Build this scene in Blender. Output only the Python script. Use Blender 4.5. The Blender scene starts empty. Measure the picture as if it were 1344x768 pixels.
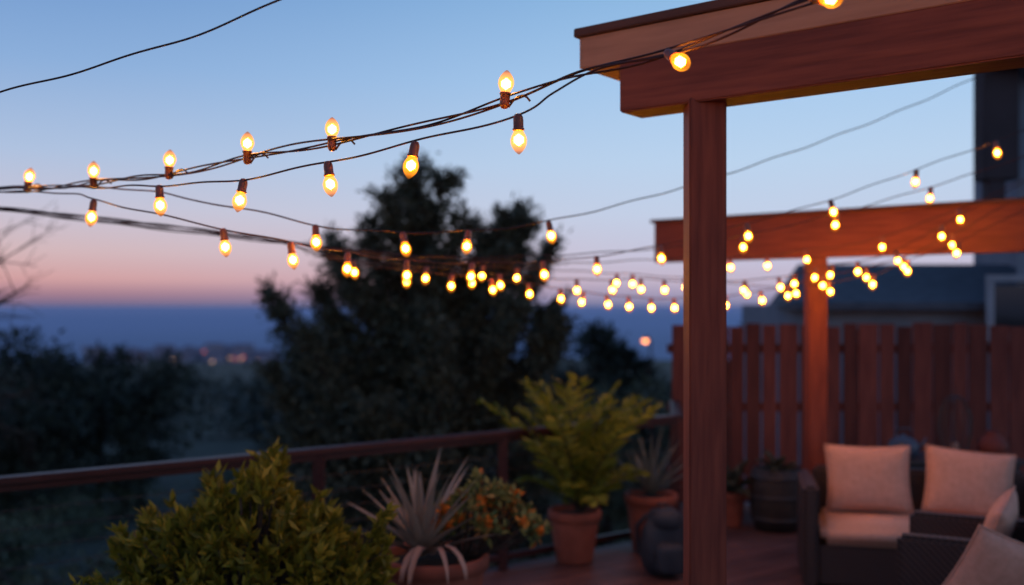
import bpy, bmesh, math, random
import numpy as np
from mathutils import Vector, Matrix
random.seed(7); rng=np.random.default_rng(11)
sc=bpy.context.scene
sc.view_settings.view_transform='Standard'; sc.view_settings.look='None'; sc.view_settings.exposure=0

def lin(c): return tuple((x/255/12.92 if x/255<=.04045 else ((x/255+.055)/1.055)**2.4) for x in c)+(1,)

# ------------------------------------------------------------ materials
def newmat(name):
    m=bpy.data.materials.new(name); m.use_nodes=True
    nt=m.node_tree; return m,nt,nt.nodes['Principled BSDF']
def noisy(name,c1,c2,scale=5,rough=.7,stretch=(1,1,1),bump=.0,detail=6,spec=.3,island=0.0,bscale=None):
    m,nt,p=newmat(name)
    tc=nt.nodes.new('ShaderNodeTexCoord'); mp=nt.nodes.new('ShaderNodeMapping')
    mp.inputs['Scale'].default_value=stretch
    nz=nt.nodes.new('ShaderNodeTexNoise'); nz.inputs['Scale'].default_value=scale; nz.inputs['Detail'].default_value=detail
    nt.links.new(tc.outputs['Object'],mp.inputs[0]); nt.links.new(mp.outputs[0],nz.inputs['Vector'])
    cr=nt.nodes.new('ShaderNodeValToRGB'); cr.color_ramp.elements[0].position=.3; cr.color_ramp.elements[1].position=.7
    cr.color_ramp.elements[0].color=(*c1,1); cr.color_ramp.elements[1].color=(*c2,1)
    nt.links.new(nz.outputs['Fac'],cr.inputs[0]); out=cr.outputs[0]
    if island>0:
        g=nt.nodes.new('ShaderNodeNewGeometry'); mr=nt.nodes.new('ShaderNodeMapRange')
        mr.inputs['To Min'].default_value=1-island; mr.inputs['To Max'].default_value=1+island
        nt.links.new(g.outputs['Random Per Island'],mr.inputs[0])
        vm=nt.nodes.new('ShaderNodeVectorMath'); vm.operation='SCALE'
        nt.links.new(out,vm.inputs[0]); nt.links.new(mr.outputs[0],vm.inputs['Scale']); out=vm.outputs[0]
    nt.links.new(out,p.inputs['Base Color'])
    p.inputs['Roughness'].default_value=rough; p.inputs['Specular IOR Level'].default_value=spec
    if bump>0:
        b=nt.nodes.new('ShaderNodeBump'); b.inputs['Strength'].default_value=bump; b.inputs['Distance'].default_value=.01
        n2=nz
        if bscale:
            n2=nt.nodes.new('ShaderNodeTexNoise'); n2.inputs['Scale'].default_value=bscale; nt.links.new(mp.outputs[0],n2.inputs['Vector'])
        nt.links.new(n2.outputs['Fac'],b.inputs['Height']); nt.links.new(b.outputs[0],p.inputs['Normal'])
    return m
def leafmat(name,c1,c2,c3=None,rough=.55,trans=.25):
    m,nt,p=newmat(name)
    g=nt.nodes.new('ShaderNodeNewGeometry'); cr=nt.nodes.new('ShaderNodeValToRGB')
    cr.color_ramp.elements[0].color=(*c1,1); cr.color_ramp.elements[1].color=(*c2,1)
    if c3:
        e=cr.color_ramp.elements.new(.80); e.color=(*c2,1); cr.color_ramp.elements[2].color=(*c3,1)
    nt.links.new(g.outputs['Random Per Island'],cr.inputs[0])
    nt.links.new(cr.outputs[0],p.inputs['Base Color']); p.inputs['Roughness'].default_value=rough
    p.inputs['Specular IOR Level'].default_value=.25
    if trans>0:
        t=nt.nodes.new('ShaderNodeBsdfTranslucent'); nt.links.new(cr.outputs[0],t.inputs[0])
        mx=nt.nodes.new('ShaderNodeMixShader'); mx.inputs[0].default_value=trans
        nt.links.new(p.outputs[0],mx.inputs[1]); nt.links.new(t.outputs[0],mx.inputs[2])
        nt.links.new(mx.outputs[0],nt.nodes['Material Output'].inputs[0])
    return m
WOOD=noisy('redwood',(.125,.026,.015),(.220,.052,.028),scale=3,stretch=(1,14,14),rough=.6,bump=.25)
FASC=noisy('fascia_wood',(.36,.170,.10),(.47,.235,.14),scale=3,stretch=(1,10,10),rough=.6,bump=.2)
CAP=noisy('cap_wood',(.07,.03,.022),(.12,.05,.035),scale=3,stretch=(1,10,10),rough=.7)
FENCE=noisy('fence_wood',(.085,.022,.017),(.16,.044,.031),scale=2.5,stretch=(10,10,1),rough=.8,bump=.3,island=.4)
DECK=noisy('deck_wood',(.080,.035,.030),(.13,.06,.048),scale=3,stretch=(1,1,1),rough=.6,bump=.2,island=.25)
RAIL=noisy('rail_paint',(.028,.009,.009),(.048,.015,.014),scale=4,stretch=(1,8,8),rough=.45,spec=.3)
METAL=noisy('dark_metal',(.03,.03,.035),(.05,.05,.055),rough=.4)
TERRA=noisy('terracotta',(.20,.055,.034),(.30,.09,.055),scale=6,rough=.8,bump=.1)
SOIL=noisy('soil',(.02,.014,.01),(.05,.035,.025),scale=30,rough=1,bump=.5)
BARK=noisy('bark',(.03,.022,.018),(.07,.05,.04),scale=8,stretch=(3,3,1),rough=.9,bump=.4)
BLACKWIRE=noisy('wire_rubber',(.030,.010,.009),(.05,.017,.014),rough=.5)
SOCKET=noisy('socket_bakelite',(.14,.036,.016),(.22,.06,.028),scale=20,rough=.4,spec=.5)
CUSH=noisy('cushion_fabric',(.56,.32,.23),(.65,.39,.29),scale=40,rough=.95,bump=.15)
PILL=noisy('pillow_fabric',(.50,.27,.19),(.60,.33,.245),scale=30,rough=.95,bump=.15)
BAG=noisy('bag_nylon',(.018,.022,.03),(.035,.04,.05),scale=8,rough=.6)
BARREL=noisy('dark_planter',(.02,.018,.018),(.04,.035,.033),scale=6,rough=.6)

def wicker():
    m,nt,p=newmat('wicker')
    tc=nt.nodes.new('ShaderNodeTexCoord'); w=nt.nodes.new('ShaderNodeTexWave'); w.bands_direction='Z'; w.inputs['Scale'].default_value=22
    w2=nt.nodes.new('ShaderNodeTexWave'); w2.bands_direction='DIAGONAL'; w2.inputs['Scale'].default_value=16
    mu=nt.nodes.new('ShaderNodeMath'); mu.operation='MULTIPLY'
    nt.links.new(tc.outputs['Object'],w.inputs[0]); nt.links.new(tc.outputs['Object'],w2.inputs[0])
    nt.links.new(w.outputs['Fac'],mu.inputs[0]); nt.links.new(w2.outputs['Fac'],mu.inputs[1])
    cr=nt.nodes.new('ShaderNodeValToRGB'); cr.color_ramp.elements[0].color=(.018,.010,.008,1); cr.color_ramp.elements[1].color=(.12,.060,.043,1)
    nt.links.new(mu.outputs[0],cr.inputs[0]); nt.links.new(cr.outputs[0],p.inputs['Base Color'])
    b=nt.nodes.new('ShaderNodeBump'); b.inputs['Distance'].default_value=.006; nt.links.new(mu.outputs[0],b.inputs['Height']); nt.links.new(b.outputs[0],p.inputs['Normal'])
    p.inputs['Roughness'].default_value=.5; return m
WICK=wicker()

def emis(name,col,s,transp=0,sample=True):
    m=bpy.data.materials.new(name); m.use_nodes=True; nt=m.node_tree; nt.nodes.clear()
    o=nt.nodes.new('ShaderNodeOutputMaterial'); e=nt.nodes.new('ShaderNodeEmission')
    e.inputs[0].default_value=(*col,1); e.inputs[1].default_value=s
    if transp>0:
        t=nt.nodes.new('ShaderNodeBsdfTransparent'); mx=nt.nodes.new('ShaderNodeMixShader'); mx.inputs[0].default_value=1-transp
        tc=nt.nodes.new('ShaderNodeTexCoord'); sp=nt.nodes.new('ShaderNodeSeparateXYZ'); nt.links.new(tc.outputs['Object'],sp.inputs[0])
        mr=nt.nodes.new('ShaderNodeMapRange'); mr.inputs['From Min'].default_value=-.104; mr.inputs['From Max'].default_value=-.080
        mr.inputs['To Min'].default_value=s*.15; mr.inputs['To Max'].default_value=s
        nt.links.new(sp.outputs['Z'],mr.inputs[0]); nt.links.new(mr.outputs[0],e.inputs[1])
        nt.links.new(t.outputs[0],mx.inputs[1]); nt.links.new(e.outputs[0],mx.inputs[2]); nt.links.new(mx.outputs[0],o.inputs[0])
    else: nt.links.new(e.outputs[0],o.inputs[0])
    if not sample: m.cycles.emission_sampling='NONE'
    return m
BCORE=emis('bulb_filament',(1,.33,.014),400)
BGLASS=emis('bulb_amber_glass',(1,.27,.015),2.9,transp=.42,sample=False)

# ------------------------------------------------------------ mesh helpers
class MB:
    def __init__(s): s.v=[];s.f=[];s.m=[]
    def add(s,vs,fs,mi=0):
        o=len(s.v); s.v.extend([tuple(map(float,a)) for a in vs]); s.f.extend([tuple(i+o for i in f) for f in fs]); s.m.extend([mi]*len(fs))
    def tube(s,pts,rad,n=7,mi=0):
        pts=[Vector(p) for p in pts]; vs=[];fs=[]
        for i,p in enumerate(pts):
            d=(pts[min(i+1,len(pts)-1)]-pts[max(i-1,0)]).normalized()
            a=d.cross(Vector((0,0,1))).normalized() if abs(d.z)<=.9 else (Vector((1,0,0))-d*d.x).normalized()
            b=d.cross(a)
            for k in range(n):
                t=2*math.pi*k/n; vs.append(p+(a*math.cos(t)+b*math.sin(t))*rad[i])
        for i in range(len(pts)-1):
            for k in range(n): fs.append((i*n+k,i*n+(k+1)%n,(i+1)*n+(k+1)%n,(i+1)*n+k))
        fs.append(tuple(range(n))[::-1]); fs.append(tuple((len(pts)-1)*n+k for k in range(n)))
        s.add(vs,fs,mi)
    def box(s,c,sz,mi=0,rot=0,bev=0):
        bm=bmesh.new(); bmesh.ops.create_cube(bm,size=1)
        for v in bm.verts: v.co=Vector((v.co.x*sz[0],v.co.y*sz[1],v.co.z*sz[2]))
        if bev>0: bmesh.ops.bevel(bm,geom=bm.edges[:],offset=bev,segments=2,affect='EDGES')
        M=Matrix.Translation(Vector(c))@Matrix.Rotation(rot,4,'Z')
        bm.verts.index_update()
        s.add([M@v.co for v in bm.verts],[[v.index for v in f.verts] for f in bm.faces],mi); bm.free()
    def lathe(s,prof,c=(0,0,0),n=20,mi=0,cap=False):
        vs=[];fs=[]
        for r,z in prof:
            for k in range(n): t=2*math.pi*k/n; vs.append((c[0]+r*math.cos(t),c[1]+r*math.sin(t),c[2]+z))
        for i in range(len(prof)-1):
            for k in range(n): fs.append((i*n+k,i*n+(k+1)%n,(i+1)*n+(k+1)%n,(i+1)*n+k))
        s.add(vs,fs,mi)
    def leaves(s,P,D,L,W,mi=0):
        n=len(P); D=D/np.linalg.norm(D,axis=1,keepdims=True)
        R=rng.normal(size=(n,3)); S=np.cross(D,R); S/=np.linalg.norm(S,axis=1,keepdims=True)+1e-9
        L=np.broadcast_to(np.asarray(L),(n,))[:,None]; W=np.broadcast_to(np.asarray(W),(n,))[:,None]
        N=np.cross(D,S)
        V=np.stack([P,P+D*L*.45+S*W*.5+N*W*.15,P+D*L,P+D*L*.45-S*W*.5+N*W*.15],1).reshape(-1,3)
        o=len(s.v); s.v.extend(map(tuple,V.tolist()))
        s.f.extend([(o+4*i,o+4*i+1,o+4*i+2,o+4*i+3) for i in range(n)]); s.m.extend([mi]*n)
    def strap(s,pts,ws,mi=0,up=Vector((0,0,1))):
        pts=[Vector(p) for p in pts]; vs=[];fs=[]
        for i,p in enumerate(pts):
            d=(pts[min(i+1,len(pts)-1)]-pts[max(i-1,0)]).normalized()
            a=d.cross(up); a=a.normalized() if a.length>1e-4 else Vector((1,0,0)); nn=a.cross(d)
            vs+= [p+a*ws[i]+nn*ws[i]*.5,p,p-a*ws[i]+nn*ws[i]*.5]
        for i in range(len(pts)-1):
            fs+=[(i*3,i*3+1,i*3+4,i*3+3),(i*3+1,i*3+2,i*3+5,i*3+4)]
        s.add(vs,fs,mi)
    def obj(s,name,mats,smooth=False,parent=None,loc=None):
        me=bpy.data.meshes.new(name); me.from_pydata(s.v,[],s.f)
        for m in mats: me.materials.append(m)
        me.polygons.foreach_set('material_index',s.m)
        if smooth: me.polygons.foreach_set('use_smooth',[True]*len(s.f))
        me.update(); o=bpy.data.objects.new(name,me); sc.collection.objects.link(o)
        if loc: o.location=loc
        if parent: o.parent=parent
        return o
def empty(name,loc=(0,0,0),rot=0):
    e=bpy.data.objects.new(name,None); e.location=loc; e.rotation_euler=(0,0,rot); sc.collection.objects.link(e); return e
def timber(name,p0,p1,w,h,mat,parent,bev=.006):
    """beam whose local X runs from p0 to p1 (centre line), w wide, h high"""
    p0=Vector(p0);p1=Vector(p1); d=p1-p0; b=MB(); b.box((0,0,0),(d.length,w,h),bev=bev)
    o=b.obj(name,[mat],parent=parent); o.location=(p0+p1)/2
    x=d.normalized(); z=Vector((0,0,1)) if abs(x.z)<.9 else Vector((0,1,0)); y=z.cross(x).normalized(); z=x.cross(y)
    o.rotation_euler=Matrix((x,y,z)).transposed().to_euler(); return o

# ------------------------------------------------------------ world / sky
w=bpy.data.worlds.new('World'); sc.world=w; w.use_nodes=True; nt=w.node_tree; nt.nodes.clear()
out=nt.nodes.new('ShaderNodeOutputWorld')
tc=nt.nodes.new('ShaderNodeTexCoord'); nv=nt.nodes.new('ShaderNodeVectorMath'); nv.operation='NORMALIZE'
nt.links.new(tc.outputs['Generated'],nv.inputs[0]); sp=nt.nodes.new('ShaderNodeSeparateXYZ'); nt.links.new(nv.outputs[0],sp.inputs[0])
def ramp(stops):
    mr=nt.nodes.new('ShaderNodeMapRange'); mr.inputs['From Max'].default_value=.5; nt.links.new(sp.outputs['Z'],mr.inputs[0])
    cr=nt.nodes.new('ShaderNodeValToRGB'); e=cr.color_ramp.elements
    while len(e)<len(stops): e.new(.5)
    for i,(p,c) in enumerate(stops): e[i].position=min(1,p*2); e[i].color=lin(c)
    nt.links.new(mr.outputs[0],cr.inputs[0]); return cr.outputs[0]
L_=ramp([(0,(112,106,142)),(.010,(164,126,144)),(.024,(212,162,164)),(.05,(212,184,190)),(.09,(198,196,216)),(.14,(174,194,226)),(.22,(138,174,220)),(.3,(110,152,207)),(.5,(70,106,160))])
R_=ramp([(0,(128,130,166)),(.010,(166,158,188)),(.024,(196,184,206)),(.05,(200,200,224)),(.09,(196,210,235)),(.14,(188,213,241)),(.22,(168,204,241)),(.3,(142,186,229)),(.5,(80,120,175))])
az=nt.nodes.new('ShaderNodeMapRange'); az.interpolation_type='SMOOTHSTEP'; az.inputs['From Min'].default_value=-.5; az.inputs['From Max'].default_value=.25
nt.links.new(sp.outputs['X'],az.inputs[0])
mix=nt.nodes.new('ShaderNodeMix'); mix.data_type='RGBA'; nt.links.new(az.outputs[0],mix.inputs[0]); nt.links.new(L_,mix.inputs[6]); nt.links.new(R_,mix.inputs[7])
bg=nt.nodes.new('ShaderNodeBackground'); nt.links.new(mix.outputs[2],bg.inputs[0]); bg.inputs[1].default_value=.96
sky=nt.nodes.new('ShaderNodeTexSky'); sky.sky_type='NISHITA'; sky.sun_disc=False; sky.sun_elevation=math.radians(0.0); sky.sun_rotation=math.radians(-75)
bg2=nt.nodes.new('ShaderNodeBackground'); nt.links.new(sky.outputs[0],bg2.inputs[0]); bg2.inputs[1].default_value=.02
ad=nt.nodes.new('ShaderNodeAddShader'); nt.links.new(bg.outputs[0],ad.inputs[0]); nt.links.new(bg2.outputs[0],ad.inputs[1]); nt.links.new(ad.outputs[0],out.inputs[0])

# ------------------------------------------------------------ camera
cam=bpy.data.cameras.new('camera'); co=bpy.data.objects.new('camera',cam); sc.collection.objects.link(co)
co.location=(0,0,2.05); co.rotation_euler=(math.radians(90),0,0)
cam.lens=35; cam.sensor_width=36; cam.shift_y=.012; cam.clip_end=60000; cam.clip_start=.05
cam.dof.use_dof=True; cam.dof.focus_distance=3.15; cam.dof.aperture_fstop=1.2
sc.camera=co

# ------------------------------------------------------------ terrain & sea
def hgt(x,y):
    d=math.hypot(x,y)
    b=-2.8-.05*min(d,1130)-max(0,d-1130)*.05
    return b+(.5*math.sin(x*.11+1)*math.cos(y*.09)+1.5*math.sin(x*.021)*math.sin(y*.017+2))*min(1,d/40)
b=MB(); rows=[0,4,8,12,18,26,36,50,70,95,130,180,240,320,430,560,720,900,1050,1150,1300]; NA=72
vs=[(0,0,hgt(0,0))]+[(r*math.cos(t),r*math.sin(t),hgt(r*math.cos(t),r*math.sin(t))) for r in rows[1:] for t in [2*math.pi*k/NA for k in range(NA)]]
fs=[(0,1+k,1+(k+1)%NA) for k in range(NA)]
for i in range(len(rows)-2):
    for k in range(NA): a=1+i*NA; fs.append((a+k,a+NA+k,a+NA+(k+1)%NA,a+(k+1)%NA))
b.add(vs,fs); b.obj('ground',[noisy('hillside_grass',(.04,.045,.035),(.085,.085,.065),scale=.25,rough=1,detail=10)],smooth=True)
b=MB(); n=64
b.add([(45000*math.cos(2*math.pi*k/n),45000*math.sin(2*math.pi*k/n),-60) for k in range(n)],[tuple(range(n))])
m,nt,p=newmat('sea_water_painted_haze'); g=nt.nodes.new('ShaderNodeNewGeometry'); ln=nt.nodes.new('ShaderNodeVectorMath'); ln.operation='LENGTH'
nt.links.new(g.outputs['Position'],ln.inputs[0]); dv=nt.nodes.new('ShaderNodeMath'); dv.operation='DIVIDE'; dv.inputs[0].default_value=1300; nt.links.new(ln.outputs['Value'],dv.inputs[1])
cr=nt.nodes.new('ShaderNodeValToRGB'); cr.color_ramp.interpolation='EASE'; e=cr.color_ramp.elements; e[0].color=(.56,.48,.62,1); e[0].position=.02; e[1].color=(.30,.32,.43,1); e[1].position=.9  # aerial haze painted into the base colour, paler and more purple far out
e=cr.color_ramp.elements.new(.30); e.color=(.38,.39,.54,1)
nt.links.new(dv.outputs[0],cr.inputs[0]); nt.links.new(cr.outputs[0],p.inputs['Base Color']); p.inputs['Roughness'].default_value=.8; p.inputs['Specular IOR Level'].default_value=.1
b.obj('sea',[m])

# ------------------------------------------------------------ vegetation
PINE=leafmat('pine_needles',(.030,.036,.024),(.105,.105,.062),trans=0)
DARKL=leafmat('dark_foliage',(.020,.024,.019),(.052,.058,.040),trans=0)
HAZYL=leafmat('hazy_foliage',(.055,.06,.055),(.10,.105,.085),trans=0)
SAGE=leafmat('sage_foliage',(.06,.07,.042),(.13,.14,.08),trans=0)
def crown(b,cx,cy,zb,zt,r,n,ls,clumps=12,flat=.8):
    cs=[]
    for _ in range(clumps):
        t=random.random(); a=random.uniform(0,6.28); rr=r*math.sqrt(random.random())*math.sin(math.pi*(.2+.75*t))**.7
        cs.append((cx+rr*math.cos(a),cy+rr*math.sin(a),zb+(zt-zb)*(.15+.75*t),r*random.uniform(.25,.5)))
    for c in cs:
        k=n//clumps; Q=rng.normal(size=(k,3)); Q/=np.linalg.norm(Q,axis=1,keepdims=True); D=Q+rng.normal(size=(k,3))*.5
        Q=Q*(rng.random((k,1))**.4)*c[3]*np.array([1,1,flat])*(1+.25*rng.normal(size=(k,1)))
        b.leaves(np.array(c[:3])+Q,D,ls*rng.uniform(.6,1.3,k),ls*.5)
def mass(name,mat,specs,ls,n):
    b=MB()
    for (x,y,zt,r) in specs:
        g=hgt(x,y); b.tube([(x,y,g-.3),(x+.1,y,(g+zt)/2),(x,y,zt-.3)],[.16,.1,.03],6,1)
        for _ in range(4):
            a=random.uniform(0,6.28); z=g+(zt-g)*random.uniform(.3,.6); b.tube([(x,y,z),(x+r*.6*math.cos(a),y+r*.6*math.sin(a),z+.6*r)],[.07,.02],5,1)
        crown(b,x,y,g+.1*(zt-g),zt,r,n,ls,clumps=16)
    return b.obj(name,[mat,BARK])
random.seed(3)
sp_=[]
for (x,zt) in [(-17.5,1.7),(-15.6,1.4),(-14.2,1.1),(-12.9,1.25),(-11.6,.9),(-16.5,.6),(-13.6,.4)]:
    sp_.append((x,30+random.uniform(-2,3),zt,1.9))
mass('tree_grove',DARKL,sp_,.26,2600)
sp_=[]
for i in range(46):
    y=random.uniform(38,110); u=random.uniform(-.62,.35); x=u*y
    zt=2.05-y*random.uniform(.062,.085); g=hgt(x,y)
    if zt<g+2: zt=g+random.uniform(2.5,4)
    zt=min(zt,2.05-y*.055); sp_.append((x,y,zt,random.uniform(2.2,3.6)))
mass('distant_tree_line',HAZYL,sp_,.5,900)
sp_=[]
for i in range(26):
    y=random.uniform(16,34); x=random.uniform(-.62,.1)*y; sp_.append((x,y,hgt(x,y)+random.uniform(.8,1.7),random.uniform(1.0,1.7)))
mass('hillside_shrubs',SAGE,sp_,.16,1300)
t=mass('oak_tree',DARKL,[(2.3,28,1.75,1.35),(3.2,28.5,1.2,1.1)],.2,5200)
t=mass('oak_tree',DARKL,[(6.1,25,2.1,1.0)],.2,3200)
mass('olive_bush',SAGE,[(2.75,20,1.15,.95),(1.95,21,.4,.8)],.14,3400)
# the big bushy evergreen
b=MB(); random.seed(41); base=Vector((-1.45,14,hgt(-1.45,14)-.2))
tips=[(-1.41,3.92),(-.93,3.72),(-1.66,3.5),(.09,3.42),(-.10,3.25),(.25,3.1),(-.34,3.05),(-2.0,3.2),(-2.6,2.95),(-3.4,2.15),(-3.15,1.5),(.57,2.8),(.66,2.1),(.5,1.5),(-2.3,2.7),(-.66,3.2),(-1.2,3.4),(-.1,2.7),(-2.85,2.3),(-2.5,1.9),(0.1,2.0),(-3.4,.8),(.65,.8),(-3.4,0),(.65,0.1),(-3.0,-.8),(.5,-.7),(-1.9,2.4),(-1.0,2.6),(-1.5,1.7),(.3,2.4),(-3.0,1.7),(-.5,2.3),(-1.5,2.9),(.62,1.8),(-3.35,1.2)]
T=[(x,14+random.uniform(-1.0,1.0),z) for x,z in tips]+[(-1.4+random.uniform(-1.5,1.5),14+random.choice([-1,1])*random.uniform(.6,1.9),random.uniform(-.5,2.5)) for _ in range(18)]
b.tube([base,(-1.5,14,-1),(-1.35,14.05,.8),(-1.4,14,2.4),(-1.41,14,3.7)],[.24,.19,.14,.08,.02],8,1)
for (x,y,z) in T:
    tip=Vector((x,y,z)); hd=math.hypot(x+1.4,y-14)
    z0=max(-2.0,z-.7-hd*.75); st=Vector((-1.42,14,z0)); mid=st.lerp(tip,.55)+Vector((0,0,-.12*hd)); mid.x+=(x+1.4)*.12
    pts=[st,st.lerp(mid,.5),mid,mid.lerp(tip,.55)+Vector((random.uniform(-.08,.08),0,0)),tip]
    b.tube(pts,[.06,.045,.03,.018,.008],5,1)
    L=(tip-st).length; nt_=int(16+L*14)
    for i in range(nt_):
        f=random.uniform(.15,1.0); k=min(3,int(f*4)); p=pts[k].lerp(pts[k+1],f*4-k if f<1 else 1)
        d=Vector((random.gauss(0,.8),random.gauss(0,.8),random.uniform(-.1,1.0))); d+= (tip-mid).normalized()*.5; d.normalize()
        ln_=random.uniform(.2,.62)*(1.15-.62*f); e=p+d*ln_
        b.tube([p,e],[.01,.004],4,1)
        k=50; s=rng.random((k,1)); P=np.array(p)+(np.array(e)-np.array(p))*s+rng.normal(size=(k,3))*(.05+.05*(1-f))
        D=np.array(d)*.8+rng.normal(size=(k,3))*.7
        b.leaves(P,D,rng.uniform(.07,.14,k),.036)
crown(b,-1.4,14,-3.2,2.0,1.85,26000,.12,clumps=60)
b.obj('evergreen_tree',[PINE,BARK])
# bare tree off to the left, twigs reach into the picture
b=MB(); random.seed(12)
def br(p,d,L,r,depth):
    q=p+d*L; m=p.lerp(q,.5)+Vector((random.uniform(-1,1),random.uniform(-1,1),random.uniform(-1,1)))*L*.06
    b.tube([p,m,q],[r,r*.8,r*.6],5)
    if depth==0: return
    for _ in range(3):
        nd=(d+Vector((random.gauss(.05,.5),random.gauss(0,.5),random.gauss(.02,.4)))).normalized(); br(p.lerp(q,random.uniform(.5,1)),nd,L*random.uniform(.6,.85),r*.58,depth-1)
b.tube([(-6.9,10,hgt(-6.9,10)-.3),(-6.8,10,-.5),(-6.6,10,1.4)],[.13,.1,.07],8)
br(Vector((-6.6,10,1.4)),Vector((.80,0,.45)).normalized(),.85,.03,4)
br(Vector((-6.7,10,.9)),Vector((.85,-.1,.40)).normalized(),.9,.03,4)
br(Vector((-6.65,10,1.3)),Vector((-.3,0,.9)).normalized(),.8,.04,3)
b.obj('bare_tree',[BARK])

# ------------------------------------------------------------ distant town and lamp
b=MB(); random.seed(5)
for i in range(90):
    y=random.uniform(860,1080); x=y*random.uniform(-.42,-.24); g=hgt(x,y)-1; h=random.uniform(5,11)*random.choice([1,1,1.5]); ww=random.uniform(8,20)
    b.box((x,y,g+h/2),(ww,10,h),0,rot=random.uniform(-.4,.4))
    b.add([(x-ww/2-1,y-6,g+h),(x+ww/2+1,y-6,g+h),(x+ww/2+1,y,g+h+3),(x-ww/2-1,y,g+h+3)],[(0,1,2,3)],1)
    for k in range(2):
        if random.random()<.3:
            xx=x+random.uniform(-ww/2,ww/2); b.box((xx,y-8,g+h*random.uniform(.3,.8)),(1.4,.4,1.4),2 if random.random()<.6 else 3)
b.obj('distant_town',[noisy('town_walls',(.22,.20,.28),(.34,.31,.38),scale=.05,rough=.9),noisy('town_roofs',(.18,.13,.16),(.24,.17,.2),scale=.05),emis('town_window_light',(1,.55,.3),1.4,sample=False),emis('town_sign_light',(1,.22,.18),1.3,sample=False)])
b=MB(); g=hgt(8.0,60); b.tube([(8.35,60,g-.2),(8.35,60,-.1),(8.2,60,.12),(8.05,60,.1)],[.09,.06,.05,.04],8)
b.lathe([(.02,.18),(.16,.1),(.2,.03)],(8.03,60,-.08),12); b.lathe([(.18,.04),(.16,-.08),(.08,-.16),(.0,-.18)],(8.03,60,-.08),12,1)
b.obj('street_lamp',[METAL,emis('street_lamp_glass',(1,.32,.10),6)])

# ------------------------------------------------------------ deck, railing
rd=Vector((.804,.594,0)).normalized(); rn=Vector((-rd.y,rd.x,0)); R0=Vector((-2.89,5.62,0)); R1=Vector((1.46,8.83,0)); FY=10.2
bm=bmesh.new()
def chunk(planes):
    bb=bmesh.new(); ang=math.atan2(rd.y,rd.x); random.seed(9)
    for i in range(110):
        wv=3-i*.146; off=random.uniform(0,3)
        for s in range(-3,7):
            c=R0+rd*(s*3.6+off)+rn*wv; M=Matrix.Translation((c.x,c.y,-.014))@Matrix.Rotation(ang,4,'Z')@Matrix.Diagonal((3.594,.14,.028,1))
            bmesh.ops.create_cube(bb,size=1,matrix=M)
    for c,nn in planes: bmesh.ops.bisect_plane(bb,geom=bb.verts[:]+bb.edges[:]+bb.faces[:],plane_co=c,plane_no=nn,clear_outer=True)
    me=bpy.data.meshes.new('t'); bb.to_mesh(me); bm.from_mesh(me); bb.free(); bpy.data.meshes.remove(me)
edge=R0+rn*.1
ret=(Vector((1.66,10.2,0))-R1).normalized(); retn=Vector((-ret.y,ret.x,0))
chunk([(edge,rn),(Vector((0,FY+.05,0)),Vector((0,1,0)))])
chunk([(edge,-rn),(R1+retn*.1,retn),(Vector((0,FY+.05,0)),Vector((0,1,0)))])
me=bpy.data.meshes.new('wooden_deck'); bm.to_mesh(me); bm.free(); me.materials.append(DECK)
deck=bpy.data.objects.new('wooden_deck',me); sc.collection.objects.link(deck)
timber('rim_joist',R0-rd*6+rn*.125+Vector((0,0,-.15)),R1+rn*.125+Vector((0,0,-.15)),.04,.26,RAIL,deck)
for k in range(5):
    p=R0+rd*(k*1.7-2)-rn*.3; timber('support_post_%d'%(k+1),(p.x,p.y,-4),(p.x,p.y,-.04),.14,.14,RAIL,deck)
rail=empty('deck_railing')
timber('top_rail',R0-rd*4.5+Vector((0,0,1.055)),R1+rd*.06+Vector((0,0,1.055)),.11,.045,RAIL,rail,.012)
timber('sub_rail',R0-rd*4.5+Vector((0,0,1.012)),R1+Vector((0,0,1.012)),.05,.038,RAIL,rail)
timber('bottom_rail',R0-rd*4.5+Vector((0,0,.10)),R1+Vector((0,0,.10)),.05,.05,RAIL,rail)
timber('return_rail',R1+Vector((0,0,1.056)),Vector((1.66,10.15,1.056)),.10,.045,RAIL,rail,.012)
for i,tt in enumerate([-3.1,-1.35,1.956,3.506,5.38]):
    p=R0+rd*tt; timber('post_%d'%(i+1),(p.x,p.y,0),(p.x,p.y,1.03),.075,.075,RAIL,rail)
b=MB()
for k in range(7):
    z=.22+k*.11; b.tube([R0-rd*4.5+Vector((0,0,z)),R1+Vector((0,0,z))],[.003,.003],5); b.tube([R1+Vector((0,0,z)),(1.66,10.15,z)],[.003,.003],5)
b.obj('cables',[METAL],parent=rail)

# ------------------------------------------------------------ fence
b=MB(); random.seed(21); x=1.64
while x<9.5:
    wd=random.choice([.14,.15,.19,.19,.20]); h=1.82+random.uniform(-.025,.02); yy=FY+random.choice([0,0,.022])
    b.box((x+wd/2,yy,h/2+.03),(wd,.02,h),0,bev=.003); x+=wd+random.uniform(.006,.03)
for z in (.35,1.0,1.6): b.box((5.5,FY+.06,z),(7.8,.05,.09),0)
for k in range(5): b.box((1.72+k*1.9,FY+.12,.9),(.09,.09,1.8),0)
b.obj('wooden_fence',[FENCE])

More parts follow.
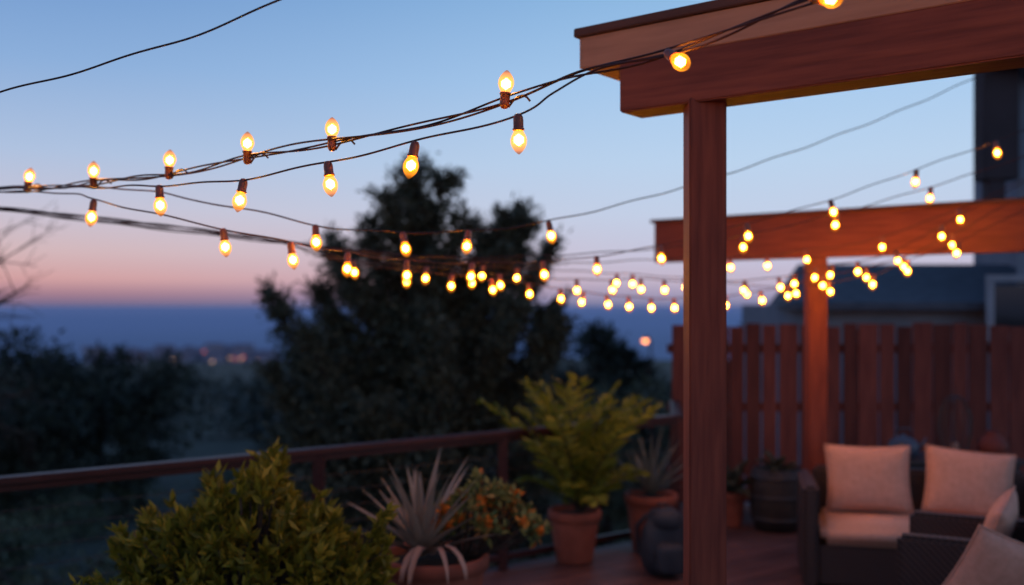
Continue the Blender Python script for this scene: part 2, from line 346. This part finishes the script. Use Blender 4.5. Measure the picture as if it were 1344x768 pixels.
# ------------------------------------------------------------ pergola
pg=empty('pergola'); bd=Vector((.788,-.616,0)).normalized(); bn=Vector((-.616,-.788,0)).normalized()  # bn towards camera
E=Vector((.476,4.0,0))
P=Vector((.735,3.80,0))
timber('post_1',(P.x,P.y,0),(P.x,P.y,2.83),.14,.14,WOOD,pg); timber('post_2',(P.x+bd.x*3.4,P.y+bd.y*3.4,0),(P.x+bd.x*3.4,P.y+bd.y*3.4,2.83),.14,.14,WOOD,pg)
timber('front_beam',E+Vector((0,0,2.91)),E+bd*5+Vector((0,0,2.91)),.17,.2,WOOD,pg)
C=E-bd*.19-bn*.06
timber('fascia',C+bn*.13+Vector((0,0,3.072)),C+bn*.13+bd*5.3+Vector((0,0,3.072)),.03,.125,FASC,pg,.003)
timber('roof_board',C+Vector((0,0,3.06))-bn*.08,C+bd*5.3+Vector((0,0,3.06))-bn*.08,.38,.095,FASC,pg,.004)
timber('cap',C-bn*.05+Vector((0,0,3.155))-bd*.02,C-bn*.05+bd*5.3+Vector((0,0,3.155)),.42,.036,CAP,pg,.004)
B2=Vector((1.31,9.0,0))
timber('back_beam',B2+Vector((0,0,2.61)),B2+bd*5.2+Vector((0,0,2.61)),.1,.36,WOOD,pg)
timber('back_cap',B2+Vector((0,0,2.80))-bd*.03,B2+bd*5.2+Vector((0,0,2.80)),.16,.03,CAP,pg)
q=B2+bd*1.47; timber('back_post',(q.x,q.y,0),(q.x,q.y,2.428),.15,.15,WOOD,pg)

# ------------------------------------------------------------ neighbour's house
ho=empty('neighbor_house'); 
SID=noisy('siding',(.16,.18,.22),(.22,.24,.28),scale=2,rough=.8); TRIM=noisy('trim',(.22,.23,.26),(.3,.3,.33),scale=3,rough=.7)
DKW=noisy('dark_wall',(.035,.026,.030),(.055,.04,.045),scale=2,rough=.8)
ROOF=noisy('shingles',(.06,.065,.08),(.10,.105,.125),scale=6,rough=.9,bump=.4)
b=MB()
for k in range(22): b.box((8.4,13.6,-2.9+k*.23+.1),(8.6,.02+.018*(k%2),.232))
b.box((8.4,15.7,-.5),(8.6,4.1,5.1)); b.obj('lower_wall',[SID],parent=ho)
b=MB(); b.add([(3.7,13.3,2.08),(13,13.3,2.08),(13,16,2.70),(4.6,16,2.70),(3.7,13.3,1.98),(13,13.3,1.98),(4.6,18,2.0),(13,18,2.0)],[(0,1,2,3),(0,4,5,1),(3,2,7,6),(0,3,6,4)]); b.obj('lower_roof',[ROOF],parent=ho)
b=MB()
for k in range(16): b.box((9.75,13.2,2.2+k*.2+.1),(6.1,.03+.02*(k%2),.202))
b.box((10.9,15.2,3.9),(5.9,3.9,3.5)); b.obj('upper_wall',[SID],parent=ho)
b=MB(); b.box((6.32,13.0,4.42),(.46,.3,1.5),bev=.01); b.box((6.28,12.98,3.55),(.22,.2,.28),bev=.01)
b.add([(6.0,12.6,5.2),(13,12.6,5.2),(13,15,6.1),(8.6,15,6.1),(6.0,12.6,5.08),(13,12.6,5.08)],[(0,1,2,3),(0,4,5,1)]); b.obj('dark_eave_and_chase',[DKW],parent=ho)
b=MB()
for a in (6.3,7.6): b.box((a,13.12,2.0),(.1,.04,.7))
b.box((6.95,13.12,2.40),(1.4,.05,.09)); b.box((6.95,13.12,1.62),(1.4,.05,.09)); b.obj('window_trim',[TRIM],parent=ho)
m,n_,p_=newmat('window_glass'); p_.inputs['Base Color'].default_value=(.02,.025,.03,1); p_.inputs['Roughness'].default_value=.1
b=MB(); b.box((6.95,13.145,2.0),(1.25,.02,.6)); b.obj('window_pane',[m],parent=ho)

# ------------------------------------------------------------ pots & plants
def pot(name,x,y,r,h,mat=TERRA):
    e=empty(name,(x,y,0)); b=MB()
    b.lathe([(r*.05,0.005),(r*.66,.005),(r*.70,.02),(r*.92,h-.09),(r*.92,h-.085),(r*1.0,h-.08),(r*1.02,h-.01),(r*.98,h),(r*.9,h-.005),(r*.87,h-.05)],n=28)
    b.obj('pot',[mat],smooth=True,parent=e); b=MB(); b.lathe([(r*.89,h-.05),(r*.5,h-.035),(0.001,h-.03)],n=20); b.obj('soil',[SOIL],parent=e); return e
def agave(b,c,n,L,wd,tilt=(.1,1.25),mi=0,seed=1):
    random.seed(seed)
    for i in range(n):
        a=i*2.4+random.uniform(-.2,.2); f=(i+.5)/n; th=tilt[0]+(tilt[1]-tilt[0])*f**.8; l=L*random.uniform(.8,1.1)*(1-.15*f)
        pts=[];p=Vector(c)
        for k in range(7):
            pts.append(p.copy()); t=th+k*.035; p=p+Vector((math.cos(a)*math.sin(t),math.sin(a)*math.sin(t),math.cos(t)))*l/6
        b.strap(pts,[wd*.8,wd,wd*1.05,wd*.95,wd*.75,wd*.42,.001],mi,up=Vector((-math.cos(a)*.3,-math.sin(a)*.3,1)))
AGV=leafmat('agave_leaf',(.20,.165,.13),(.36,.30,.23),trans=.1); DRY=leafmat('dry_leaf',(.42,.27,.20),(.55,.36,.27),trans=.2)
YUC=leafmat('yucca_leaf',(.12,.13,.11),(.22,.22,.18),trans=.1)
CRO=leafmat('succulent_leaf',(.10,.13,.04),(.24,.235,.07),c3=(.55,.13,.02),trans=.2)
ORG=leafmat('orange_flower',(.60,.15,.02),(.75,.30,.05),trans=.3)
e=pot('potted_agave',-.43,5.5,.30,.68)
b=MB(); agave(b,(-.07,0,.66),40,.60,.024,tilt=(.1,1.15),seed=4); b.obj('agave_leaves',[AGV],smooth=True,parent=e)
b=MB(); random.seed(8)
for i in range(8):
    a=random.uniform(-2.4,-.6); p=Vector((.0,-.12,.70)); pts=[]
    for k in range(7):
        pts.append(p.copy()); t=.9+k*.38; p=p+Vector((math.cos(a)*math.sin(t)*.8,math.sin(a)*math.sin(t),math.cos(t)))*.065
    b.strap(pts,[.014,.017,.017,.015,.012,.008,.001])
b.obj('dry_leaves',[DRY],smooth=True,parent=e)
b=MB(); random.seed(2)
for i in range(74):
    a=random.uniform(0,6.28); r=random.random()**.5*.32; cx=.28+r*math.cos(a); cy=.08+r*.6*math.sin(a); cz=.74+.30*(1-(r/.35)**2)*random.uniform(.4,1.15)
    b.tube([(.16,.05,.62),(.5*cx+.08,cy*.5,.7),(cx,cy,cz)],[.006,.005,.003],4,1)
    k=16; D=rng.normal(size=(k,3))+np.array([0,0,.5]); b.leaves(np.array([cx,cy,cz])+rng.normal(size=(k,3))*.018,D,rng.uniform(.04,.075,k),.034)
    if i%3==0:
        k=12; b.leaves(np.array([cx,cy-.03,cz+.02])+rng.normal(size=(k,3))*.012,rng.normal(size=(k,3))+np.array([0,-.6,.6]),.045,.03,2)
b.obj('succulent_foliage',[CRO,BARK,ORG],parent=e)
FERN=leafmat('fern_leaf',(.10,.13,.015),(.28,.28,.03),trans=.35)
def fern(b,c,n,L,seed,ll=.16,mx=1.15,bend=1.0,lw=.034):
    random.seed(seed)
    for i in range(n):
        a=i*2.4+random.uniform(-.3,.3); th=.05+mx*((i+.5)/n); l=L*random.uniform(.8,1.1); p=Vector(c); pts=[]
        for k in range(12):
            pts.append(p.copy()); t=th+(k/11)**1.6*bend; p=p+Vector((math.cos(a)*math.sin(t),math.sin(a)*math.sin(t),math.cos(t)))*l/11
        b.tube(pts,[.007-.0005*k for k in range(12)],4,1)
        P_=[];D_=[];LL=[]
        for k in range(2,11):
            for h in (0,.33,.66):
                q=pts[k].lerp(pts[k+1],h) if k<11 else pts[k]; d=(pts[k+1]-pts[k]).normalized() ; s=d.cross(Vector((0,0,1))).normalized()
                for sg in (-1,1): P_.append(q); D_.append(d*.9+s*sg+Vector((0,0,random.uniform(-.5,.35)))); LL.append(ll*math.sin(math.pi*(k+h)/12.5)**.6*random.uniform(.8,1.15))
        b.leaves(np.array([tuple(x) for x in P_]),np.array([tuple(x) for x in D_]),np.array(LL),lw)
e=pot('potted_palm',.50,7.95,.21,.42)
b=MB(); fern(b,(.03,0,.38),21,1.16,3,ll=.18,mx=.55,bend=.68,lw=.036); fern(b,(.06,.05,.38),12,.62,13,ll=.15,mx=1.0,lw=.034); b.obj('fronds',[FERN,BARK],parent=e)
e=pot('potted_yucca',1.16,8.3,.22,.48)
b=MB(); agave(b,(0,0,.46),34,.58,.016,tilt=(.05,1.2),seed=6); b.obj('yucca_leaves',[YUC],smooth=True,parent=e)
e=pot('potted_herb',2.03,9.2,.13,.33)
b=MB(); fern(b,(0,0,.3),12,.35,5,ll=.07); b.obj('herb_leaves',[PINE,BARK],parent=e)
SHR=leafmat('shrub_leaf',(.085,.085,.010),(.24,.205,.018),c3=(.36,.28,.035),trans=.3)
e=empty('leafy_shrub',(-1.22,4.6,0)); b=MB()
b.box((0,0,.27),(1.2,.5,.46),0,bev=.01); b.box((0,0,.51),(1.26,.56,.05),0,bev=.01); b.box((0,0,.02),(1.0,.4,.04),0)
b.obj('planter_box',[RAIL],parent=e)
b=MB(); random.seed(31)
for i in range(500):
    a=random.uniform(0,6.28); el=math.asin(random.uniform(-.35,1)); rr=random.uniform(.55,1.0)**.6*random.uniform(.82,1.12)
    x=.58*rr*math.cos(el)*math.cos(a); y=.42*rr*math.cos(el)*math.sin(a)
    z=.72+.46*rr*math.sin(el)**.85 if el>0 else .72+.5*rr*math.sin(el)
    x+= .05*math.sin(a*5); z+=.06*math.sin(x*11+1)+.045*math.sin(x*23)
    if z>1.06 and random.random()<.35: z+=.09
    p=Vector((x,y,z)); b.tube([(x*.2,y*.2,.5),(x*.6,y*.6,.5+(z-.5)*.55),p],[.008,.006,.003],4,1)
    d=(p-Vector((0,0,.55))).normalized()+Vector((0,0,.45)); k=18
    s=rng.random((k,1))*.12; P_=np.array(p)-np.array(d.normalized())*.07+np.array(d.normalized())*s
    D_=np.array(d)*.7+rng.normal(size=(k,3))*.65; b.leaves(P_,D_,rng.uniform(.055,.09,k),.031)
b.obj('foliage',[SHR,BARK],parent=e)
e=empty('low_shrub',(-1.75,4.1,0)); b=MB()
b.lathe([(.01,0),(.16,0),(.2,.4),(.22,.42),(.18,.4)],n=20); b.obj('pot',[TERRA],parent=e,smooth=True)
b=MB()
for i in range(90):
    a=random.uniform(0,6.28); r=random.random()**.5*.27; z=.62+.24*(1-(r/.3)**2)*random.uniform(.5,1.1)
    k=14; b.tube([(0,0,.38),(r*math.cos(a),r*math.sin(a),z)],[.005,.003],4,1)
    b.leaves(np.array([r*math.cos(a),r*math.sin(a),z])+rng.normal(size=(k,3))*.02,rng.normal(size=(k,3))+np.array([0,0,.8]),rng.uniform(.04,.07,k),.025)
b.obj('foliage',[SHR,BARK],parent=e)

# ------------------------------------------------------------ backpack, barrel, table things
def blob(b,c,s,mi=0,pw=.6,n=14,seed=0,amp=.04):
    vs=[];fs=[]; r2=random.Random(seed); ph=[r2.uniform(0,6) for _ in range(4)]
    f=lambda v:math.copysign(abs(v)**pw,v)
    for i in range(n+1):
        th=math.pi*i/n
        for j in range(2*n):
            a=math.pi*j/n; x=f(math.sin(th))*f(math.cos(a)); y=f(math.sin(th))*f(math.sin(a)); z=f(math.cos(th))
            k=1+amp*math.sin(3*x+ph[0]+2*z)+amp*math.sin(5*y+ph[1]-3*z)
            vs.append((c[0]+x*s[0]*k,c[1]+y*s[1]*k,c[2]+z*s[2]*k))
    for i in range(n):
        for j in range(2*n): fs.append((i*2*n+j,i*2*n+(j+1)%(2*n),(i+1)*2*n+(j+1)%(2*n),(i+1)*2*n+j))
    b.add(vs,fs,mi)
e=empty('backpack',(1.15,7.55,0),.3); b=MB()
blob(b,(0,0,.25),(.17,.11,.25),pw=.75); blob(b,(0,-.12,.15),(.12,.06,.12),pw=.6,seed=3); blob(b,(0,-.02,.42),(.14,.1,.09),pw=.8,seed=4)
b.tube([(-.04,.02,.49),(-.03,.02,.54),(.03,.02,.54),(.04,.02,.49)],[.01]*4,6)
for s in (-.1,.1): b.tube([(s,.1,.44),(s*1.3,.19,.34),(s*1.3,.18,.15),(s,.1,.06)],[.018,.02,.018,.012],6)
b.obj('bag_body',[BAG],smooth=True,parent=e)
e=empty('planter_barrel',(2.42,9.1,0)); b=MB()
b.lathe([(.01,0),(.19,0),(.235,.15),(.25,.3),(.235,.45),(.21,.56),(.19,.56),(.19,.5),(.0,.5)],n=24)
for z in (.1,.3,.47): b.lathe([(.243-.03*abs(z-.3)*4,z),(.258-.03*abs(z-.3)*4,z),(.258-.03*abs(z-.3)*4,z+.03),(.243-.03*abs(z-.3)*4,z+.03)],n=24,mi=1)
b.obj('barrel',[BARREL,METAL],smooth=True,parent=e)
b=MB(); fern(b,(0,0,.5),10,.22,15,ll=.05); b.obj('leaves',[PINE,BARK],parent=e)
e=empty('patio_table',(3.75,8.75,0)); b=MB(); b.box((0,0,.70),(1.3,.55,.04),bev=.01); b.box((0,0,.64),(1.2,.45,.07))
for sx in (-.55,.55):
    for sy in (-.2,.2): b.box((sx,sy,.32),(.05,.05,.62))
b.box((0,0,.2),(1.1,.4,.03)); b.obj('table_frame',[METAL],parent=e)
b=MB(); b.lathe([(.01,0),(.09,0),(.13,.05),(.135,.1),(.11,.15),(.05,.18),(.02,.185),(.02,.2),(.0,.21)],n=20); b.tube([(.12,0,.08),(.18,0,.12),(.2,0,.17)],[.02,.015,.01],6)
b.tube([(-.09,0,.15),(-.06,0,.25),(.06,0,.25),(.09,0,.15)],[.007]*4,6); b.obj('tea_kettle',[noisy('enamel_blue',(.05,.07,.10),(.07,.09,.13),rough=.25)],smooth=True,loc=(3.42,8.7,.72))
b=MB(); b.lathe([(.01,0),(.07,0),(.12,.06),(.13,.11),(.09,.17),(.05,.2),(.06,.23),(.05,.22)],n=20); b.tube([(.1,0,.14),(.16,0,.13),(.15,0,.2),(.055,0,.21)],[.01]*4,6)
b.obj('clay_jug',[noisy('red_clay',(.12,.03,.025),(.18,.045,.03))],smooth=True,loc=(4.2,8.7,.72))
b=MB(); 
for a in range(6):
    t=a*math.pi/6; b.tube([(.14*math.cos(t)*math.sin(s),.14*math.sin(t)*math.sin(s),.27-.27*math.cos(s)) for s in [k*2*math.pi/20 for k in range(21)]],[.005]*21,4)
b.lathe([(.06,0),(.07,.01),(.0,.015)],n=16); b.tube([(0,0,.02),(0,0,.12)],[.03,.03],10,1); b.tube([(-.03,0,.53),(0,0,.6),(.03,0,.53)],[.004]*3,4)
b.obj('wire_lantern',[METAL,noisy('candle_wax',(.3,.2,.15),(.35,.25,.2))],loc=(3.88,8.72,.72))

# ------------------------------------------------------------ furniture
def pillow(name,W,H,T,mat,parent,loc,rot):
    n=18; vs=[];fs=[]; r2=random.Random(name+str(loc)); ph=r2.uniform(0,6)
    for sgn in (1,-1):
        for i in range(n+1):
            for j in range(n+1):
                x=-1+2*i/n; y=-1+2*j/n; px=x*(1-.07*(1-y*y)); py=y*(1-.07*(1-x*x))
                t=((1-x**4)*(1-y**4))**.55*(.85+.15*math.cos(2*x)*math.cos(2*y)); t+=.05*math.sin(9*x*y+ph)*(1-x*x)*(1-y*y)+.04*math.sin(7*x+3*y+ph)*(1-x*x)*(1-y*y)
                vs.append((px*W/2,sgn*t*T/2,py*H/2))
    m=(n+1)**2
    for i in range(n):
        for j in range(n):
            a=i*(n+1)+j; fs.append((a,a+1,a+n+2,a+n+1)); fs.append((m+a,m+a+n+1,m+a+n+2,m+a+1))
    b=MB(); b.add(vs,fs); o=b.obj(name,[mat],smooth=True,parent=parent); o.location=loc; o.rotation_euler=rot
    bmm=bmesh.new(); bmm.from_mesh(o.data); bmesh.ops.remove_doubles(bmm,verts=bmm.verts,dist=.0008); bmm.to_mesh(o.data); bmm.free()
    bb=MB(); ring=[]
    for i in range(n+1): x=-1+2*i/n; ring.append((x*W/2,0,-H/2*(1-.07*(1-x*x))))
    for i in range(1,n+1): x=-1+2*i/n; ring.append((W/2*(1-.07*(1-x*x)),0,x*H/2))
    for i in range(1,n+1): x=1-2*i/n; ring.append((x*W/2,0,H/2*(1-.07*(1-x*x))))
    for i in range(1,n+1): x=1-2*i/n; ring.append((-W/2*(1-.07*(1-x*x)),0,x*H/2))
    bb.tube(ring,[.006]*len(ring),5); bb.obj('piping',[mat],smooth=True,parent=o)
    return o
def seat(name,loc,rot,W,D,armh,seatz,backh,nc,aw=.11):
    """local: x right, y back; origin at front-left foot corner"""
    e=empty(name,loc,rot); b=MB()
    b.box((W/2,D/2,(seatz-.16)/2+.03),(W-2*aw-.006,D-.05,seatz-.16-.06),bev=.012)
    b.box((aw/2,D/2,armh/2+.02),(aw,D,armh-.04),bev=.025); b.box((W-aw/2,D/2,armh/2+.02),(aw,D,armh-.04),bev=.025)
    b.box((W/2,D-.06,backh/2+.03),(W-2*aw-.006,.12,backh-.06),bev=.025)
    b.obj('wicker_frame',[WICK],parent=e)
    b=MB()
    for x in (.06,W-.06):
        for y in (.06,D-.06): b.box((x,y,.02),(.05,.05,.04))
    b.obj('feet',[METAL],parent=e)
    cw=(W-2*aw-.02)/nc
    for i in range(nc):
        b=MB(); b.box((aw+.01+cw*(i+.5),(D-.12)/2,seatz-.08),(cw-.012,D-.13,.155),bev=.045)
        b.obj('seat_cushion_%d'%(i+1),[CUSH],smooth=True,parent=e)
    return e
so=seat('wicker_sofa',(2.07,7.08,0),math.radians(-13),1.75,.78,.76,.50,.80,2)
pillow('throw_pillow_1',.62,.50,.18,PILL,so,(.50,.52,.745),(math.radians(-14),0,math.radians(4)))
pillow('throw_pillow_2',.62,.50,.18,PILL,so,(1.20,.52,.735),(math.radians(-16),math.radians(5),math.radians(-4)))
ca=math.atan2(-.89,-.46)
ch=seat('wicker_armchair',(2.54,6.34,0),ca,.80,.80,.75,.48,.82,1)
pillow('throw_pillow',.48,.42,.16,PILL,ch,(.28,.50,.72),(math.radians(-18),math.radians(10),math.radians(-8)))
ch2=seat('wicker_armchair',(2.20,5.2,0),ca,.80,.80,.56,.40,.72,1)
pillow('throw_pillow',.54,.50,.19,PILL,ch2,(.20,.34,.69),(math.radians(-24),math.radians(-20),math.radians(-62)))

# ------------------------------------------------------------ string lights
bb=MB(); bb.lathe([(.003,.006),(.009,.004),(.0125,-.004),(.0135,-.012),(.0135,-.034),(.0155,-.036),(.0155,-.041),(.012,-.042)],n=14,mi=0)
bb.lathe([(.0115,-.040),(.0135,-.046),(.0185,-.056),(.0215,-.067),(.0205,-.079),(.0165,-.090),(.0105,-.099),(.0045,-.1055),(.001,-.108)],n=16,mi=1)
bb.lathe([(.001,-.051),(.0125,-.060),(.0125,-.074),(.001,-.084)],n=6,mi=2)
tmp=bb.obj('bulb',[SOCKET,BGLASS,BCORE],smooth=True); BULB=tmp.data; bpy.data.objects.remove(tmp)
def cat(P,m=10):
    P=[Vector(p) for p in P]; o=[]
    for i in range(len(P)-1):
        a=P[max(i-1,0)];b_=P[i];c=P[i+1];d=P[min(i+2,len(P)-1)]
        for k in range(m):
            t=k/m; o.append(.5*((2*b_)+(c-a)*t+(2*a-5*b_+4*c-d)*t*t+(3*b_-a-3*c+d)*t**3))
    o.append(P[-1]); return o
def atx(pts,x):
    for i in range(len(pts)-1):
        if pts[i].x<=x<=pts[i+1].x: t=(x-pts[i].x)/(pts[i+1].x-pts[i].x+1e-9); return pts[i].lerp(pts[i+1],t)
    return pts[-1]
def string(P,bulbs=(),mode='down',r=.0033,strands=1,seed=0,tw=.009):
    random.seed(seed); pts=cat(P); cu=bpy.data.curves.new('string_lights','CURVE'); cu.dimensions='3D'; cu.bevel_depth=r; cu.bevel_resolution=2
    for s in range(strands):
        pp=[]; ph=random.uniform(0,6); acc=0
        dense=[]
        for i in range(len(pts)-1):
            for k in range(3): dense.append(pts[i].lerp(pts[i+1],k/3))
        dense.append(pts[-1])
        for i,p in enumerate(dense):
            if i: acc+=(dense[i]-dense[i-1]).length
            if strands>1:
                an=acc*(9 if s<2 else 5)+s*2*math.pi/strands; q=p+Vector((0,math.cos(an),math.sin(an)))*tw*(.8+.4*math.sin(acc*3+s*2)+ (.9 if s==2 else 0))
            else: q=p+Vector((0,.004*math.sin(acc*9+ph),.004*math.sin(acc*13+ph)))
            pp.append(q)
        spn=cu.splines.new('POLY'); spn.points.add(len(pp)-1)
        for i,q in enumerate(pp): spn.points[i].co=(*q,1)
    cu.materials.append(BLACKWIRE); o=bpy.data.objects.new('string_lights',cu); sc.collection.objects.link(o)
    for i,x in enumerate(bulbs):
        md=mode
        if isinstance(x,tuple): x,md=x
        p=atx(pts,x); bo=bpy.data.objects.new('bulb_%d'%(i+1),BULB); sc.collection.objects.link(bo); bo.parent=o
        bo.location=p+Vector((0,0,-.004 if md=='down' else -.018)); bo.scale=(1.12,1.12,1.04)
        j=lambda a:random.uniform(-a,a)
        if md=='down': bo.rotation_euler=(j(.2),j(.22),j(3))
        elif md=='up':
            bo.rotation_euler=(math.pi+j(.2),j(.16),0)
            # short looped lead that ties the socket back to the cable
            lp=cu.splines.new('POLY'); q=[p+Vector((.012,0,-.02)),p+Vector((.026,-.006,-.002)),p+Vector((.04,-.01,.010)),p+Vector((.055,-.012,.014)),p+Vector((.068,-.009,.009)),p+Vector((.078,-.004,-.002))]
            lp.points.add(len(q)-1)
            for n_i,a in enumerate(q): lp.points[n_i].co=(*a,1)
        else: bo.rotation_euler=(math.radians(-60)+j(.2),-.9+j(.3),0); bo.location=p+Vector((0,-.01,0))
    return o
AN=(-3.47,5.2,2.64)
string([(-1.79,3.2,2.67),(-1.646,3.2,2.731),(-1.106,3.0,2.812),(-.647,2.8,2.907),(-.223,2.6,3.025),(1.5,1.6,3.35)],r=.0032)
string([AN,(-2.365,4.6,2.589),(-2.084,4.45,2.578),(-1.637,4.1,2.558),(-1.227,3.8,2.567),(-.888,3.55,2.585),(-.595,3.35,2.593),(-.323,3.2,2.625),(-.005,3.0,2.670),(.195,2.9,2.720),(.403,2.8,2.746),(.595,2.7,2.794),(.772,2.6,2.846),(1.153,2.4,2.95),(2.6,1.5,3.3)],
  [-2.203,-1.767,-1.339,-.958,-.607,-.023,(.433,'front'),(.780,'front'),1.25,1.7,2.1],'up',strands=3,r=.0034,seed=2,tw=.010)  # last three bulbs are out of view, added to light shrubs and furniture
string([AN,(-2.013,4.3,2.553),(-1.311,3.7,2.494),(-.916,3.4,2.479),(-.592,3.2,2.510),(-.296,3.05,2.549),(.018,2.9,2.605),(.12,2.88,2.66),(.255,2.84,2.725),(.427,2.79,2.752)],[-1.311,-.916,-.592,-.296,.018],seed=3)
string([AN,(-2.06,4.4,2.548),(-1.764,4.2,2.493),(-1.444,4.0,2.417),(-1.16,4.0,2.356),(-.935,4.2,2.313),(-.746,4.6,2.289),(-.543,5,2.272),(-.211,5.3,2.273),(.168,5.5,2.29),(.467,5.5,2.319),(.831,5.6,2.384),(1.343,5.7,2.517),(1.855,5.8,2.662),(2.397,5.9,2.853),(2.915,6,3.037),(3.398,6.1,3.217)],
  [-1.764,-1.16,-.935,-.755,-.53,-.211,.168,.467,.831,1.343,1.855,2.397,2.915],seed=4)
string([AN,(-1.824,4.4,2.568),(-1.356,4.2,2.493),(-1.073,4.1,2.439),(-.829,4.2,2.387),(-.579,4.4,2.373),(-.205,4.7,2.399),(.18,4.9,2.462),(.748,5.2,2.623),(1.38,5.5,2.837),(2.121,5.8,3.124),(2.838,6.1,3.441),(3.6,6.4,3.8)],[-.829,-.492,-.205,.18],seed=5)
F=(-1.508,5.2,2.428)
string([AN,F,(-.95,5.8,2.316),(-.531,6.2,2.287),(.05,6.6,2.242),(.442,6.8,2.222),(.905,7,2.232),(1.401,7.1,2.218),(1.928,7.2,2.248),(2.198,7.2,2.32),(2.466,7.1,2.36),(2.694,7.0,2.43),(2.977,6.9,2.599),(3.496,6.8,2.882),(4.5,6.2,3.4)],
  [-.93,-.53,-.25,-.08,.442,.69,.905,1.076,1.674,1.928,2.05,2.198,2.307,2.466,2.694,2.977],seed=6)
string([AN,F,(-.982,6,2.303),(-.387,6.4,2.246),(.114,6.8,2.196),(.511,7.1,2.142),(1.03,7.4,2.101),(1.612,7.5,2.119),(2.099,7.6,2.195),(2.373,7.6,2.271),(2.668,7.5,2.331),(2.899,7.3,2.412),(3.096,7.0,2.543),(3.496,6.8,2.789),(4.5,6.2,3.3)],
  [-.66,-.387,-.14,.114,.335,.511,.685,.855,1.03,1.21,1.612,1.885,2.165,2.373,2.668,2.88,3.096],seed=7)
string([AN,(-1.4,5.6,2.42),(-.706,6.5,2.348),(-.204,7,2.325),(.802,7.6,2.29),(1.366,7.9,2.26),(1.885,8,2.209),(2.154,7.8,2.193),(2.425,7.6,2.224),(2.647,7.3,2.273),(2.785,7,2.361),(3.049,6.8,2.477),(3.394,6.6,2.681),(4.5,6.2,3.25)],
  [-.204,.04,.802,.93,1.366,1.885,2.154,2.425,2.647,2.785,3.049],seed=8)
string([AN,(-1.2,5.7,2.39),(.141,6.6,2.328),(1.039,7,2.371),(1.564,7.3,2.396),(1.891,7.4,2.412),(2.209,7.5,2.463),(2.513,7.4,2.498),(2.714,7.3,2.547),(3.198,7,2.746),(3.496,6.8,2.909),(4.5,6.2,3.5)],[1.564,1.6,1.891,2.209,2.714,3.15],seed=9)
string([AN,(-1.3,5.4,2.40),(-.325,5.9,2.33),(.92,6.2,2.401),(1.465,6.3,2.489),(2.058,6.3,2.628),(2.651,6.3,2.797),(3.239,6.3,2.99),(4.5,6.2,3.45)],[1.465,2.058,2.651],seed=10)
# extra out-of-view strings behind and beside the viewer, added to warm plants and furniture
string([(-3.2,2.6,2.9),(-2.2,2.0,2.62),(-1.2,1.3,2.55),(0,.4,2.55),(1.3,-.1,2.7),(3.0,-.4,3.1)],[-2.6,-2.1,-1.6,-1.1,-.6,.6,1.8],seed=12)
string([(2.6,1.5,3.3),(2.9,2.5,2.9),(3.3,3.6,2.75),(3.7,4.7,2.85),(4.2,5.8,3.2)],[2.7,2.85,3.0,3.2,3.45,3.7],seed=13)
print('objs',len(bpy.data.objects))
